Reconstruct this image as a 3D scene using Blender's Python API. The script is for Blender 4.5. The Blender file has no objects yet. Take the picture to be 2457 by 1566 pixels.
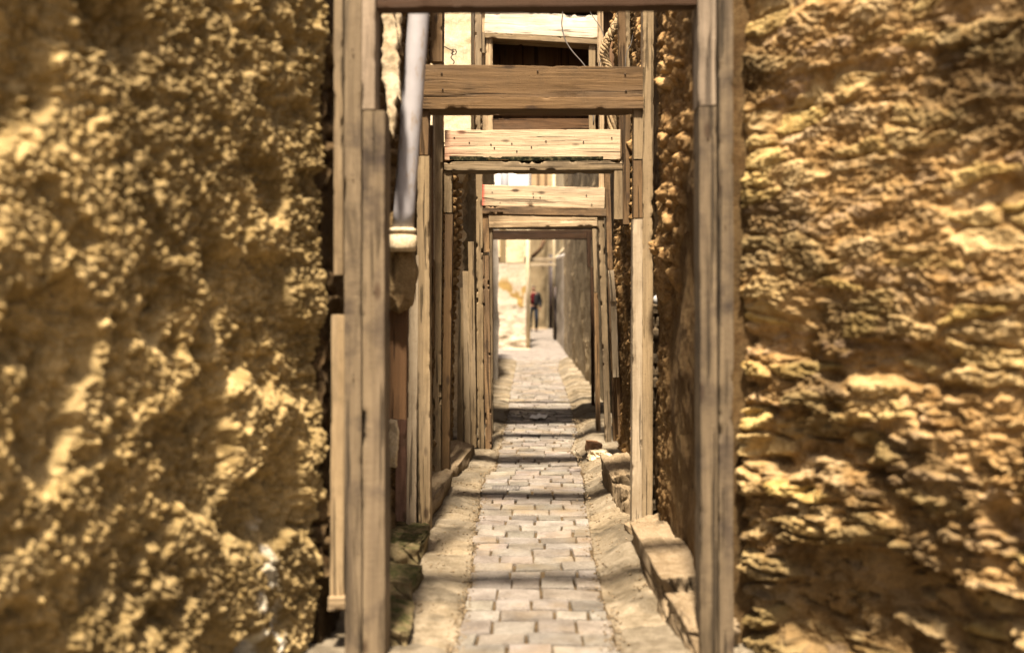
import bpy, bmesh, math, random
import numpy as np
from mathutils import Vector, Matrix

# ------------------------------------------------------------------ camera, sky, sun, exposure
S = bpy.context.scene
COL = S.collection
FPX = 2389.0                      # focal length in photo pixels (35 mm lens on 36 mm, 2457 px wide)
VX, VY, EYE = 1296.0, 704.0, 1.54  # vanishing point of the alley in the photo, eye height

cam = bpy.data.objects.new('camera', bpy.data.cameras.new('camera'))
COL.objects.link(cam)
cam.location = (0, 0, EYE)
cam.rotation_euler = (math.radians(90), 0, 0)
cam.data.lens = 35.0
cam.data.sensor_width = 36.0
cam.data.shift_x = -(VX - 2457 / 2) / 2457
cam.data.shift_y = -(1566 / 2 - VY) / 2457
cam.data.clip_start = 0.05
cam.data.clip_end = 2000
cam.data.dof.use_dof = True
cam.data.dof.focus_distance = 8.0
cam.data.dof.aperture_fstop = 1.0
cam.data.dof.aperture_blades = 9
S.camera = cam

SUN_EL, SUN_AZ = math.radians(68), math.radians(-6)
W = bpy.data.worlds.new('World')
S.world = W
W.use_nodes = True
wn = W.node_tree
sky = wn.nodes.new('ShaderNodeTexSky')
sky.sky_type = 'NISHITA'
sky.sun_disc = False
sky.sun_elevation = SUN_EL
sky.sun_rotation = math.pi - SUN_AZ
sky.air_density = 0.8
sky.dust_density = 6.0
sky.ozone_density = 0.3
wn.links.new(sky.outputs[0], wn.nodes['Background'].inputs[0])
wn.nodes['Background'].inputs[1].default_value = 0.052

sun = bpy.data.objects.new('sun', bpy.data.lights.new('sun', 'SUN'))
COL.objects.link(sun)
sd = Vector((-math.sin(SUN_AZ) * math.cos(SUN_EL), math.cos(SUN_AZ) * math.cos(SUN_EL), -math.sin(SUN_EL)))
sun.rotation_euler = sd.to_track_quat('-Z', 'Y').to_euler()
sun.location = (2, -6, 14)
sun.data.energy = 5.0
sun.data.angle = math.radians(4.0)
sun.data.color = (1.0, 0.91, 0.78)

S.view_settings.view_transform = 'Standard'
S.view_settings.look = 'None'
S.view_settings.exposure = 1.6
S.view_settings.gamma = 1.0
try:
    S.view_settings.use_white_balance = True
    S.view_settings.white_balance_temperature = 7300
    S.view_settings.white_balance_tint = 13
except Exception:
    pass
S.cycles.use_denoising = True
S.cycles.max_bounces = 8
S.cycles.diffuse_bounces = 2

# ------------------------------------------------------------------ numpy noise
_P = np.random.RandomState(7).permutation(512).astype(np.int64)
_P = np.concatenate([_P, _P, _P])
_G = np.random.RandomState(3).normal(size=(512, 3))
_G /= np.linalg.norm(_G, axis=1)[:, None]


def perlin(x, y, z=0.0, seed=0):
    x = np.asarray(x, float); y = np.asarray(y, float) + 0 * x; z = np.asarray(z, float) + 0 * x
    xi = np.floor(x).astype(np.int64); yi = np.floor(y).astype(np.int64); zi = np.floor(z).astype(np.int64)
    xf, yf, zf = x - xi, y - yi, z - zi
    f = lambda t: t * t * t * (t * (t * 6 - 15) + 10)
    u, v, w = f(xf), f(yf), f(zf)
    r = 0.0
    for i in (0, 1):
        for j in (0, 1):
            for k in (0, 1):
                h = _P[(_P[(_P[(xi + i + seed * 17) & 511] + yi + j) & 511] + zi + k) & 511]
                g = _G[h]
                d = g[..., 0] * (xf - i) + g[..., 1] * (yf - j) + g[..., 2] * (zf - k)
                r = r + d * (u if i else 1 - u) * (v if j else 1 - v) * (w if k else 1 - w)
    return r * 1.4


def fbm(x, y, z=0.0, o=4, seed=0, gain=0.5):
    r, a = 0.0, 1.0
    for i in range(o):
        r = r + a * perlin(x * 2 ** i, y * 2 ** i, z, seed + i)
        a *= gain
    return r


def worley(x, y, seed=0, jit=0.9):
    xi = np.floor(x).astype(np.int64); yi = np.floor(y).astype(np.int64)
    f1 = np.full(x.shape, 9.0); f2 = np.full(x.shape, 9.0); cid = np.zeros(x.shape, np.int64)
    for i in (-1, 0, 1):
        for j in (-1, 0, 1):
            h = _P[(_P[(xi + i + seed * 31) & 511] + yi + j) & 511]
            px = xi + i + 0.5 + jit * ((h * 0.6180339) % 1.0 - 0.5)
            py = yi + j + 0.5 + jit * ((h * 0.7548777) % 1.0 - 0.5)
            d = np.sqrt((x - px) ** 2 + (y - py) ** 2)
            n = d < f1
            f2 = np.where(n, f1, np.minimum(f2, d))
            cid = np.where(n, h, cid)
            f1 = np.where(n, d, f1)
    return f1, f2, (cid * 0.3819660) % 1.0


def sstep(a, b, x):
    t = np.clip((x - a) / (b - a), 0, 1)
    return t * t * (3 - 2 * t)


def blobs(x, y, seed):
    f1, f2, c = worley(x, y, seed)
    r = 0.30 + 0.35 * c
    return np.sqrt(np.maximum(0, r * r - f1 * f1)) * (0.5 + c), c


# ------------------------------------------------------------------ object helpers
def P(px, py, Y):
    return ((px - VX) * Y / FPX, Y, EYE - (py - VY) * Y / FPX)


def tag(o, label=None, cat=None, group=None, kind=None):
    if label: o['label'] = label
    if cat: o['category'] = cat
    if group: o['group'] = group
    if kind: o['kind'] = kind
    return o


def empty(name, loc, label, cat, group=None):
    o = bpy.data.objects.new(name, None)
    COL.objects.link(o)
    o.location = loc
    o.empty_display_size = 0.1
    return tag(o, label, cat, group)


def link(name, me, mat, parent=None, loc=(0, 0, 0), rot=(0, 0, 0), smooth=True):
    o = bpy.data.objects.new(name, me)
    COL.objects.link(o)
    if mat: me.materials.append(mat)
    if smooth:
        me.polygons.foreach_set('use_smooth', [True] * len(me.polygons))
    l = Vector(loc)
    if parent:
        o.parent = parent
        q = parent
        while q:
            l = l - q.location
            q = q.parent
    o.location = l
    o.rotation_euler = rot
    return o


def from_np(name, V, F, cols=None):
    me = bpy.data.meshes.new(name)
    V = np.asarray(V, np.float32); F = np.asarray(F, np.int32)
    me.vertices.add(len(V)); me.vertices.foreach_set('co', V.ravel())
    n = len(F); k = F.shape[1]
    me.loops.add(n * k); me.loops.foreach_set('vertex_index', F.ravel())
    me.polygons.add(n)
    me.polygons.foreach_set('loop_start', np.arange(0, n * k, k, dtype=np.int32))
    if cols is not None:
        a = me.color_attributes.new('tint', 'FLOAT_COLOR', 'POINT')
        c = np.ones((len(V), 4), np.float32); c[:, :3] = cols
        a.data.foreach_set('color', c.ravel())
    me.update(); me.validate()
    return me


def grid_faces(nu, nv, off=0, flip=False):
    i, j = np.meshgrid(np.arange(nu - 1), np.arange(nv - 1), indexing='ij')
    a = (i * nv + j).ravel() + off
    q = np.stack([a, a + nv, a + nv + 1, a + 1], 1)
    return q[:, ::-1] if flip else q


def wall_mesh(name, p0, p1, z0, z1, step, disp, thick, side):
    """a closed wall whose face towards `side` (+1 / -1 = left or right of p0->p1) is displaced by disp(u, v)"""
    p0 = np.array(p0, float); p1 = np.array(p1, float)
    L = np.linalg.norm(p1 - p0); d = (p1 - p0) / L
    n = np.array([-d[1], d[0]]) * side
    nu = max(2, int(L / step)); nv = max(2, int((z1 - z0) / step))
    u, v = np.meshgrid(np.linspace(0, L, nu), np.linspace(z0, z1, nv), indexing='ij')
    r = disp(u, v)
    h, c = r if isinstance(r, tuple) else (r, None)
    X = p0[0] + d[0] * u + n[0] * h; Y = p0[1] + d[1] * u + n[1] * h
    V = np.stack([X.ravel(), Y.ravel(), v.ravel()], 1)
    F = grid_faces(nu, nv, 0, flip=(side > 0))
    ring = [i * nv for i in range(nu)] + [(nu - 1) * nv + j for j in range(1, nv)] + \
           [i * nv + nv - 1 for i in range(nu - 2, -1, -1)] + [j for j in range(nv - 2, 0, -1)]
    ring = np.array(ring)
    B = V[ring].copy(); uu = u.ravel()[ring]
    B[:, 0] = p0[0] + d[0] * uu - n[0] * thick; B[:, 1] = p0[1] + d[1] * uu - n[1] * thick
    o = len(V); m = len(ring); k = np.arange(m); k2 = (k + 1) % m
    Q = np.stack([ring[k], ring[k2], o + k2, o + k], 1)
    if side > 0: Q = Q[:, ::-1]
    V = np.concatenate([V, B]);
    # back face as one quad
    c4 = [o, o + nu - 1, o + nu - 1 + nv - 1, o + 2 * (nu - 1) + nv - 1]
    Q2 = np.array([c4]);  Q2 = Q2 if side > 0 else Q2[:, ::-1]
    F = np.concatenate([F, Q, Q2])
    cols = None
    if c is not None:
        cc = c.reshape(-1, 3); cols = np.concatenate([cc, cc[ring]])
    return from_np(name, V, F, cols)


_pseed = [0]


def plank_mesh(w, d, L, chip=0.0028, warp=0.004, bev=0.0022, step=0.02):
    """a sawn board: long axis z, width x, depth y, softened and chipped edges, slight bow"""
    _pseed[0] += 1
    s = _pseed[0]
    n = max(4, int(L / step)); nx = 4; ny = 4
    bev = min(bev, w * 0.2, d * 0.2)
    sec = []
    hx, hy = w / 2, d / 2
    def side(a, b, k):
        return [tuple(np.array(a) + (np.array(b) - np.array(a)) * t / k) for t in range(k + 1)]
    sec += side((-hx + bev, -hy), (hx - bev, -hy), nx)
    sec += side((hx, -hy + bev), (hx, hy - bev), ny)
    sec += side((hx - bev, hy), (-hx + bev, hy), nx)
    sec += side((-hx, hy - bev), (-hx, -hy + bev), ny)
    sec = np.array(sec); m = len(sec)
    z = np.linspace(-L / 2, L / 2, n)
    Z, K = np.meshgrid(z, np.arange(m), indexing='ij')
    X = sec[K, 0].copy(); Y = sec[K, 1].copy()
    corner = (np.abs(np.abs(X) - hx) < bev * 1.01) & (np.abs(np.abs(Y) - hy) < bev * 1.01)
    q = np.sign(X) + 2 * np.sign(Y)
    ch = np.maximum(0, perlin(Z * 5 + s * 3.1, q * 5.3, 0.5, s) + 0.8 * perlin(Z * 23 + s, q * 3.3, 0.5, s + 1) - 0.3) * chip * 5
    X -= np.sign(X) * np.where(corner, ch, 0); Y -= np.sign(Y) * np.where(corner, ch, 0)
    rough = perlin(Z * 9, X * 40 + s, Y * 40, s) * 0.0012
    X += rough * np.sign(X); Y += rough * np.sign(Y)
    X += warp * perlin(Z * 0.7 + s * 1.7, 0.3 + 0 * Z, 0.2, s); Y += warp * perlin(Z * 0.7 + s * 2.3, 3.3 + 0 * Z, 0.2, s)
    V = np.stack([X.ravel(), Y.ravel(), Z.ravel()], 1)
    # ragged ends
    e = 0.003
    V[:m, 2] += e * np.random.RandomState(s).rand(m) ; V[-m:, 2] -= e * np.random.RandomState(s + 1).rand(m)
    i, k = np.meshgrid(np.arange(n - 1), np.arange(m), indexing='ij')
    a = (i * m + k).ravel(); b = (i * m + (k + 1) % m).ravel()
    F = np.stack([a, b, b + m, a + m], 1)
    V = np.concatenate([V, [[0, 0, V[:m, 2].mean()], [0, 0, V[-2 * m:, 2][m:].mean()]]])
    c0, c1 = n * m, n * m + 1
    me = bpy.data.meshes.new('plank')
    faces = F.tolist()
    for k in range(m):
        k2 = (k + 1) % m
        faces.append([c0, k2, k]); faces.append([c1, (n - 1) * m + k, (n - 1) * m + k2])
    me.from_pydata(V.tolist(), [], faces)
    me.update()
    me.polygons.foreach_set('use_smooth', [True] * len(me.polygons))
    me.set_sharp_from_angle(angle=math.radians(32))
    return me


def post(parent, name, xt, xb, w, yt, yb, Y, dep, mat, **kw):
    """upright board: centre xt px at row yt, xb px at row yb, w px wide; front at distance Y"""
    a = Vector(P(xt, yt, Y)); b = Vector(P(xb, yb, Y))
    if yb > 1e5: b.z = -0.03
    L = (a - b).length
    me = plank_mesh((w - 1.3) * Y / FPX, dep, L, **kw)
    mid = (a + b) / 2; mid.y = Y + dep / 2
    return link(name, me, mat, parent, mid, (0, math.atan2(a.x - b.x, a.z - b.z), 0))


def beam(parent, name, x0, x1, y0l, y1l, Y, dep, mat, dy=0, **kw):
    """level board from x0 to x1 px, rows y0l..y1l at its left end, right end dy px lower; front at Y"""
    a = Vector(P(x0, (y0l + y1l) / 2, Y)); b = Vector(P(x1, (y0l + y1l) / 2 + dy, Y))
    me = plank_mesh((y1l - y0l) * Y / FPX, dep, (a - b).length, **kw)
    mid = (a + b) / 2; mid.y = Y + dep / 2
    v = b - a
    return link(name, me, mat, parent, mid, (0, math.pi / 2 + math.atan2(-v.z, v.x), 0))


def box_rock(dims, seed, amp=0.25, sub=4, boxy=0.6, freq=2.2):
    """an irregular stone: subdivided cube between box and ellipsoid, broken by noise"""
    bm = bmesh.new()
    bmesh.ops.create_cube(bm, size=2)
    bmesh.ops.subdivide_edges(bm, edges=bm.edges, cuts=2 ** sub - 1, use_grid_fill=True)
    V = np.array([v.co for v in bm.verts])
    sp = V / np.linalg.norm(V, axis=1)[:, None]
    Q = V * boxy + sp * 1.25 * (1 - boxy)
    nz = fbm(Q[:, 0] * freq / 2 + seed * 3.7, Q[:, 1] * freq / 2, Q[:, 2] * freq / 2 + seed, 4, seed)
    f1, f2, c = worley(Q[:, 0] * 1.4 + Q[:, 2] * .7 + seed, Q[:, 1] * 1.4 - Q[:, 2] * .6, seed)
    Q = Q * (1 + amp * nz - amp * 0.5 * sstep(.1, 0, f2 - f1))[:, None]
    Q = Q * np.array(dims) / 2
    for v, q in zip(bm.verts, Q): v.co = q
    me = bpy.data.meshes.new('stone'); bm.to_mesh(me); bm.free()
    return me


def tube_mesh(pts, rad, n=10, twist=0):
    """tube through points with per-point radius"""
    pts = [Vector(p) for p in pts]
    if not isinstance(rad, (list, tuple)): rad = [rad] * len(pts)
    V, F = [], []
    for i, p in enumerate(pts):
        t = (pts[min(i + 1, len(pts) - 1)] - pts[max(i - 1, 0)]).normalized()
        a = t.orthogonal() if abs(t.x) > .99 else Vector((1, 0, 0)) - t * t.x
        a.normalize(); b = t.cross(a)
        for k in range(n):
            an = 2 * math.pi * k / n
            V.append(p + (a * math.cos(an) + b * math.sin(an)) * rad[i])
    for i in range(len(pts) - 1):
        for k in range(n):
            F.append((i * n + k, i * n + (k + 1) % n, (i + 1) * n + (k + 1) % n, (i + 1) * n + k))
    F.append(tuple(range(n - 1, -1, -1))); F.append(tuple(range((len(pts) - 1) * n, len(pts) * n)))
    me = bpy.data.meshes.new('tube'); me.from_pydata([tuple(v) for v in V], [], F); me.update()
    return me


def join_me(meshes):
    bm = bmesh.new()
    for m in meshes: bm.from_mesh(m)
    me = bpy.data.meshes.new('joined'); bm.to_mesh(me); bm.free()
    return me


def boxm(x0, x1, y0, y1, z0, z1, bev=0.01):
    bm = bmesh.new()
    bmesh.ops.create_cube(bm, size=1, matrix=Matrix.Translation(((x0 + x1) / 2, (y0 + y1) / 2, (z0 + z1) / 2)) @ Matrix.Diagonal((x1 - x0, y1 - y0, z1 - z0, 1)))
    if bev: bmesh.ops.bevel(bm, geom=bm.edges[:], offset=bev, segments=2, affect='EDGES')
    me = bpy.data.meshes.new('box'); bm.to_mesh(me); bm.free()
    return me


# ------------------------------------------------------------------ materials
class NT:
    def __init__(s, name, rough=0.9, spec=0.2):
        s.m = bpy.data.materials.new(name); s.m.use_nodes = True
        s.t = s.m.node_tree; s.b = s.t.nodes['Principled BSDF']
        s.b.inputs['Roughness'].default_value = rough
        s.b.inputs['Specular IOR Level'].default_value = spec
    def n(s, typ, **kw):
        nd = s.t.nodes.new(typ)
        for k, v in kw.items():
            if k in nd.bl_rna.properties: setattr(nd, k, v)
            else: nd.inputs[k.replace('_', ' ')].default_value = v
        return nd
    def l(s, a, b): s.t.links.new(a, b)
    def coord(s, kind='Object', scale=(1, 1, 1), rand=True):
        tc = s.n('ShaderNodeTexCoord'); out = tc.outputs[kind]
        if rand:
            oi = s.n('ShaderNodeObjectInfo')
            mu = s.n('ShaderNodeMath', operation='MULTIPLY'); s.l(oi.outputs['Random'], mu.inputs[0]); mu.inputs[1].default_value = 37.0
            ad = s.n('ShaderNodeVectorMath', operation='ADD'); s.l(out, ad.inputs[0]); s.l(mu.outputs[0], ad.inputs[1]); out = ad.outputs[0]
        mp = s.n('ShaderNodeVectorMath', operation='MULTIPLY'); s.l(out, mp.inputs[0]); mp.inputs[1].default_value = scale
        return mp.outputs[0]
    def noise(s, vec, scale, detail=4, rough=.55, dist=0.0):
        nd = s.n('ShaderNodeTexNoise'); s.l(vec, nd.inputs['Vector'])
        nd.inputs['Scale'].default_value = scale; nd.inputs['Detail'].default_value = detail
        nd.inputs['Roughness'].default_value = rough; nd.inputs['Distortion'].default_value = dist
        return nd.outputs[0]
    def ramp(s, f, *stops):
        r = s.n('ShaderNodeValToRGB'); e = r.color_ramp.elements
        while len(e) < len(stops): e.new(0.5)
        for q, (p, c) in zip(e, stops):
            q.position = p
            q.color = (c, c, c, 1) if isinstance(c, (int, float)) else (*c, 1)
        s.l(f, r.inputs[0]); return r.outputs[0]
    def mix(s, f, a, b, mode='MIX'):
        nd = s.n('ShaderNodeMix', data_type='RGBA', blend_type=mode)
        for v, sock in ((f, nd.inputs[0]), (a, nd.inputs[6]), (b, nd.inputs[7])):
            if isinstance(v, (int, float)): sock.default_value = v
            elif isinstance(v, tuple): sock.default_value = (*v, 1)
            else: s.l(v, sock)
        return nd.outputs[2]
    def math(s, op, a, b=0.0):
        nd = s.n('ShaderNodeMath', operation=op)
        for v, sock in ((a, nd.inputs[0]), (b, nd.inputs[1])):
            if isinstance(v, (int, float)): sock.default_value = v
            else: s.l(v, sock)
        return nd.outputs[0]
    def bump(s, h, strength=.5, dist=.01):
        nd = s.n('ShaderNodeBump'); nd.inputs['Strength'].default_value = strength; nd.inputs['Distance'].default_value = dist
        s.l(h, nd.inputs['Height']); s.l(nd.outputs[0], s.b.inputs['Normal'])
    def col(s, c): s.l(c, s.b.inputs['Base Color'])


def wood(name, dark, light, dirt=(.05, .035, .02), dirt_amt=.5, knots=True, red=None, saw=.10, contrast=1.0, tone=(.8, 1.08)):
    k = NT(name, .82, .25)
    g = k.coord('Object', (1, 1, .05))
    o = k.coord('Object', (1, 1, 1))
    n1 = k.noise(g, 26, 5, .6, 1.2)
    n2 = k.noise(k.coord('Object', (1, 1, .02)), 160, 3, .6)
    gr = k.math('ADD', k.math('MULTIPLY', n1, .7), k.math('MULTIPLY', n2, .3))
    c = k.ramp(gr, (.5 - .16 / contrast, dark), (.5 + .14 / contrast, light))
    # broad tone patches
    c = k.mix(k.ramp(k.noise(k.coord('Object', (1, 1, .3)), 5, 3), (.35, 0.0), (.7, .5)), c, tuple(x * .72 for x in light))
    if knots:
        vo = k.n('ShaderNodeTexVoronoi'); k.l(k.coord('Object', (1, .5, .42)), vo.inputs['Vector']); vo.inputs['Scale'].default_value = 7.0
        kn = k.ramp(vo.outputs['Distance'], (.07, 1.0), (.15, 0.0))
        c = k.mix(k.math('MULTIPLY', kn, .9), c, (.05, .028, .014))
    # dirt blotches and dark cracks along the grain
    d = k.ramp(k.noise(o, 4.5, 6, .65), (.5, 0.0), (.72, 1.0))
    c = k.mix(k.math('MULTIPLY', d, dirt_amt), c, dirt)
    st = k.ramp(k.noise(k.coord('Object', (1, 1, .16)), 11, 5, .65, .4), (.52, 0.0), (.64, 1.0))
    c = k.mix(k.math('MULTIPLY', st, .30 + .35 * dirt_amt), c, tuple(x * .42 for x in dark))
    sp = k.ramp(k.noise(o, 75, 3, .7), (.63, 0.0), (.70, 1.0))
    c = k.mix(k.math('MULTIPLY', sp, .55), c, dirt)
    sv = k.ramp(k.noise(k.coord('Object', (1, 1, .10)), 7, 3, .5), (.45, 0.0), (.7, .25))
    c = k.mix(sv, c, (.30, .26, .205) if light[0] > .3 else (.17, .13, .095))
    cr = k.noise(k.coord('Object', (1, 1, .03)), 42, 2, .5, .3)
    crk = k.ramp(cr, (.62, 0.0), (.655, 1.0))
    c = k.mix(k.math('MULTIPLY', crk, .75), c, tuple(x * .25 for x in dark))
    if red:
        sx = k.n('ShaderNodeSeparateXYZ'); tc = k.n('ShaderNodeTexCoord'); k.l(tc.outputs['Object'], sx.inputs[0])
        wob = k.math('ADD', sx.outputs[2], k.math('MULTIPLY', k.noise(o, 12, 3), .05))
        rm = k.n('ShaderNodeMapRange'); k.l(wob, rm.inputs[0]); rm.inputs[1].default_value = red[0]; rm.inputs[2].default_value = red[1]
        rm.inputs[3].default_value = red[3]; rm.inputs[4].default_value = 0
        c = k.mix(rm.outputs[0], c, red[2])
    oi = k.n('ShaderNodeObjectInfo'); tn = k.ramp(oi.outputs['Random'], (0, tone[0]), (1, tone[1]))
    c = k.mix(1.0, c, tn, 'MULTIPLY')
    k.col(c)
    sw = k.noise(k.coord('Object', (.3, .3, 1)), 120, 1, .4)
    h = k.math('ADD', k.math('ADD', gr, k.math('MULTIPLY', sw, saw)), k.math('MULTIPLY', crk, -1.2))
    k.bump(h, .8, .010)
    return k.m


M = {}
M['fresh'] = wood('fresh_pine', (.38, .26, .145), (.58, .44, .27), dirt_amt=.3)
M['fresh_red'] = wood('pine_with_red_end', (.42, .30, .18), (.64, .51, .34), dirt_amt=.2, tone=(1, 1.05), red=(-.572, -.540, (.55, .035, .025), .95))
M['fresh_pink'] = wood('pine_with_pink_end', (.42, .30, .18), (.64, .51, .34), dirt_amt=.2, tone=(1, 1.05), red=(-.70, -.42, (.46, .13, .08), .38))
M['brown'] = wood('brown_timber', (.105, .060, .025), (.20, .120, .054), dirt_amt=.4)  # darkened so the second frame's beam carries shade in its colour
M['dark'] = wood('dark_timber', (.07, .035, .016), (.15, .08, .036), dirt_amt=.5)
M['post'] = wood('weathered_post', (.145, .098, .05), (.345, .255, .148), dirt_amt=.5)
M['grey'] = wood('grey_post', (.17, .12, .075), (.34, .255, .16), dirt=(.06, .045, .035), dirt_amt=.65, saw=.15)
M['tan'] = wood('tan_post', (.18, .125, .065), (.385, .285, .165), dirt_amt=.4)
M['pale'] = wood('pale_post', (.30, .23, .145), (.54, .44, .31), dirt=(.16, .10, .05), dirt_amt=.35, knots=False)
M['sun_bright'] = wood('sun_bright_pine', (.62, .52, .38), (.82, .74, .60), dirt_amt=.15, tone=(1, 1))  # loft lintel's sun glare put into a near-white wood colour
M['lintel_shade'] = wood('shade_toned_lintel', (.032, .015, .007), (.075, .037, .017), dirt_amt=.3)  # alley-mouth and rear lintels: shade put into the wood colour
M['mouth'] = wood('mouth_post', (.095, .07, .042), (.25, .19, .118), dirt=(.035, .026, .022), dirt_amt=.92, saw=.15)
M['mouth_pale'] = wood('mouth_post_pale', (.19, .145, .10), (.36, .285, .205), dirt_amt=.5, saw=.15, knots=False)
M['rough'] = wood('rough_old_board', (.09, .05, .024), (.28, .175, .085), dirt_amt=.8, saw=.3, contrast=1.4)


def earth(name, c0, c1, c2, fine=90, bumpd=.012, attr=False, straw=None, rough=.95, bs=.8):
    k = NT(name, rough, .15)
    o = k.coord('Object', (1, 1, 1), rand=False)
    a = k.noise(o, 3.2, 6, .62)
    b = k.noise(o, 17, 6, .65)
    f = k.noise(o, fine, 4, .7)
    c = k.ramp(a, (.3, c0), (.52, c1), (.72, c2))
    c = k.mix(k.ramp(b, (.38, .0), (.66, .75)), c, c2)
    c = k.mix(k.ramp(f, (.35, .45), (.6, 0.0)), c, tuple(x * .45 for x in c0))
    if straw:
        s = k.noise(k.coord('Object', (1, 1, .35), rand=False), 130, 2, .5, 1.5)
        c = k.mix(k.ramp(s, (.62, 0.0), (.68, .7)), c, straw)
    if attr:
        at = k.n('ShaderNodeAttribute', attribute_name='tint')
        c = k.mix(1.0, c, at.outputs['Color'], 'MULTIPLY')
    k.col(c)
    h = k.math('ADD', k.math('MULTIPLY', b, .9), k.math('MULTIPLY', f, .5))
    k.bump(h, bs, bumpd)
    return k.m


M['mud'] = earth('mud_and_straw', (.085, .056, .020), (.205, .143, .056), (.34, .255, .125), fine=110, straw=(.45, .34, .18), attr=True)
M['rubble'] = earth('rubble_stone', (.085, .052, .021), (.21, .142, .064), (.40, .31, .18), fine=120, attr=True)
M['inner'] = earth('alley_wall_render', (.09, .05, .021), (.21, .128, .058), (.34, .24, .125), fine=90, attr=True)
M['plaster'] = earth('pale_plaster', (.42, .31, .18), (.58, .46, .29), (.70, .60, .44), fine=60, bumpd=.006)
M['cream'] = earth('cream_plaster', (.50, .39, .22), (.62, .52, .34), (.72, .65, .50), fine=80, bumpd=.004)
M['white'] = earth('whitewash', (.36, .29, .20), (.50, .43, .33), (.56, .51, .42), fine=50, bumpd=.01, attr=True)
M['ochre'] = earth('ochre_render', (.17, .125, .072), (.34, .265, .162), (.46, .38, .26), fine=60, bumpd=.012, attr=True)
M['ochre2'] = earth('brown_render', (.16, .105, .055), (.28, .19, .10), (.38, .28, .17), fine=60, bumpd=.012)
M['whiter'] = earth('bright_whitewash', (.66, .62, .55), (.76, .73, .68), (.8, .78, .74), fine=30, bumpd=.006)
M['greyrender'] = earth('grey_render', (.33, .285, .235), (.43, .38, .32), (.50, .45, .385), fine=40, bumpd=.005)
M['sand'] = earth('sandy_ground', (.085, .06, .033), (.17, .128, .08), (.26, .205, .135), fine=140, bumpd=.008)
M['lane'] = earth('far_lane_stone', (.10, .088, .078), (.19, .168, .15), (.26, .235, .21), fine=8, bumpd=.006)
M['cement'] = earth('worn_cement', (.085, .066, .041), (.185, .15, .103), (.285, .24, .178), fine=120, bumpd=.007, attr=True)
M['joint'] = earth('joint_earth', (.02, .013, .007), (.055, .037, .019), (.13, .092, .05), fine=140, bumpd=.008)
M['kerb'] = earth('kerb_stone', (.11, .077, .042), (.205, .15, .09), (.30, .235, .155), fine=100, bumpd=.012)
M['clay'] = earth('clay_packing', (.10, .062, .028), (.22, .145, .07), (.34, .25, .135), fine=110)
M['brick'] = earth('brick', (.27, .12, .055), (.38, .20, .10), (.46, .30, .18), fine=80, bumpd=.006)


def mossy():
    k = NT('mossy_stone', .95, .1)
    o = k.coord('Object', (1, 1, 1), rand=True)
    c = k.ramp(k.noise(o, 9, 6, .65), (.35, (.05, .04, .02)), (.5, (.15, .115, .06)), (.7, (.27, .21, .12)))
    ge = k.n('ShaderNodeNewGeometry'); sx = k.n('ShaderNodeSeparateXYZ'); k.l(ge.outputs['Normal'], sx.inputs[0])
    up = k.math('MULTIPLY', k.ramp(k.noise(o, 12, 5, .7), (.42, 0.0), (.58, 1.0)), k.ramp(sx.outputs[2], (.2, 0.0), (.8, .8)))
    c = k.mix(up, c, (.034, .046, .012))
    k.col(c); k.bump(k.noise(o, 60, 5, .7), .9, .012)
    return k.m


M['mossy'] = mossy()


def moss():
    k = NT('moss', 1, .05)
    o = k.coord('Object')
    k.col(k.ramp(k.noise(o, 30, 4), (.35, (.007, .009, .006)), (.55, (.03, .03, .016)), (.72, (.14, .115, .06))))
    k.bump(k.noise(o, 120, 3), 1, .01)
    return k.m


M['moss'] = moss()


def paver():
    k = NT('grey_paving_stone', .62, .4)
    o = k.coord('Object', (1, 1, 1), rand=False)
    at = k.n('ShaderNodeAttribute', attribute_name='tint')
    c = k.ramp(k.noise(o, 5, 6, .65), (.3, (.15, .132, .118)), (.55, (.30, .275, .252)), (.75, (.40, .372, .345)))
    c = k.mix(k.ramp(k.noise(o, 150, 3, .7), (.36, .75), (.58, 0.0)), c, (.06, .047, .036))
    c = k.mix(k.ramp(k.noise(o, 2.2, 5, .6), (.5, 0.0), (.68, .55)), c, (.23, .165, .09))
    c = k.mix(1.0, c, at.outputs['Color'], 'MULTIPLY')
    k.col(c)
    r = k.ramp(k.noise(o, 6, 4), (.35, .34), (.65, .72)); k.l(r, k.b.inputs['Roughness'])
    k.bump(k.math('ADD', k.noise(o, 35, 5, .7), k.noise(o, 160, 3, .7)), .9, .008)
    return k.m


M['paver'] = paver()


def simple(name, c0, c1, scale=12, rough=.6, spec=.4, metal=0, bumpd=0.0):
    k = NT(name, rough, spec)
    o = k.coord('Object')
    k.col(k.ramp(k.noise(o, scale, 5, .6), (.35, c0), (.65, c1)))
    k.b.inputs['Metallic'].default_value = metal
    if bumpd: k.bump(k.noise(o, scale * 4, 4), .6, bumpd)
    return k.m


def pvc():
    k = NT('grey_plastic_pipe', .45, .4)
    o = k.coord('Object', (1, 1, 1), rand=False)
    c = k.ramp(k.noise(o, 5, 5), (.3, (.34, .33, .345)), (.7, (.43, .42, .435)))
    c = k.mix(k.ramp(k.noise(k.coord('Object', (1, 1, .35), rand=False), 13, 6, .7), (.53, 0.0), (.66, .85)), c, (.27, .19, .10))
    k.col(c)
    k.bump(k.noise(o, 50, 4), .15, .003)
    return k.m


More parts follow.
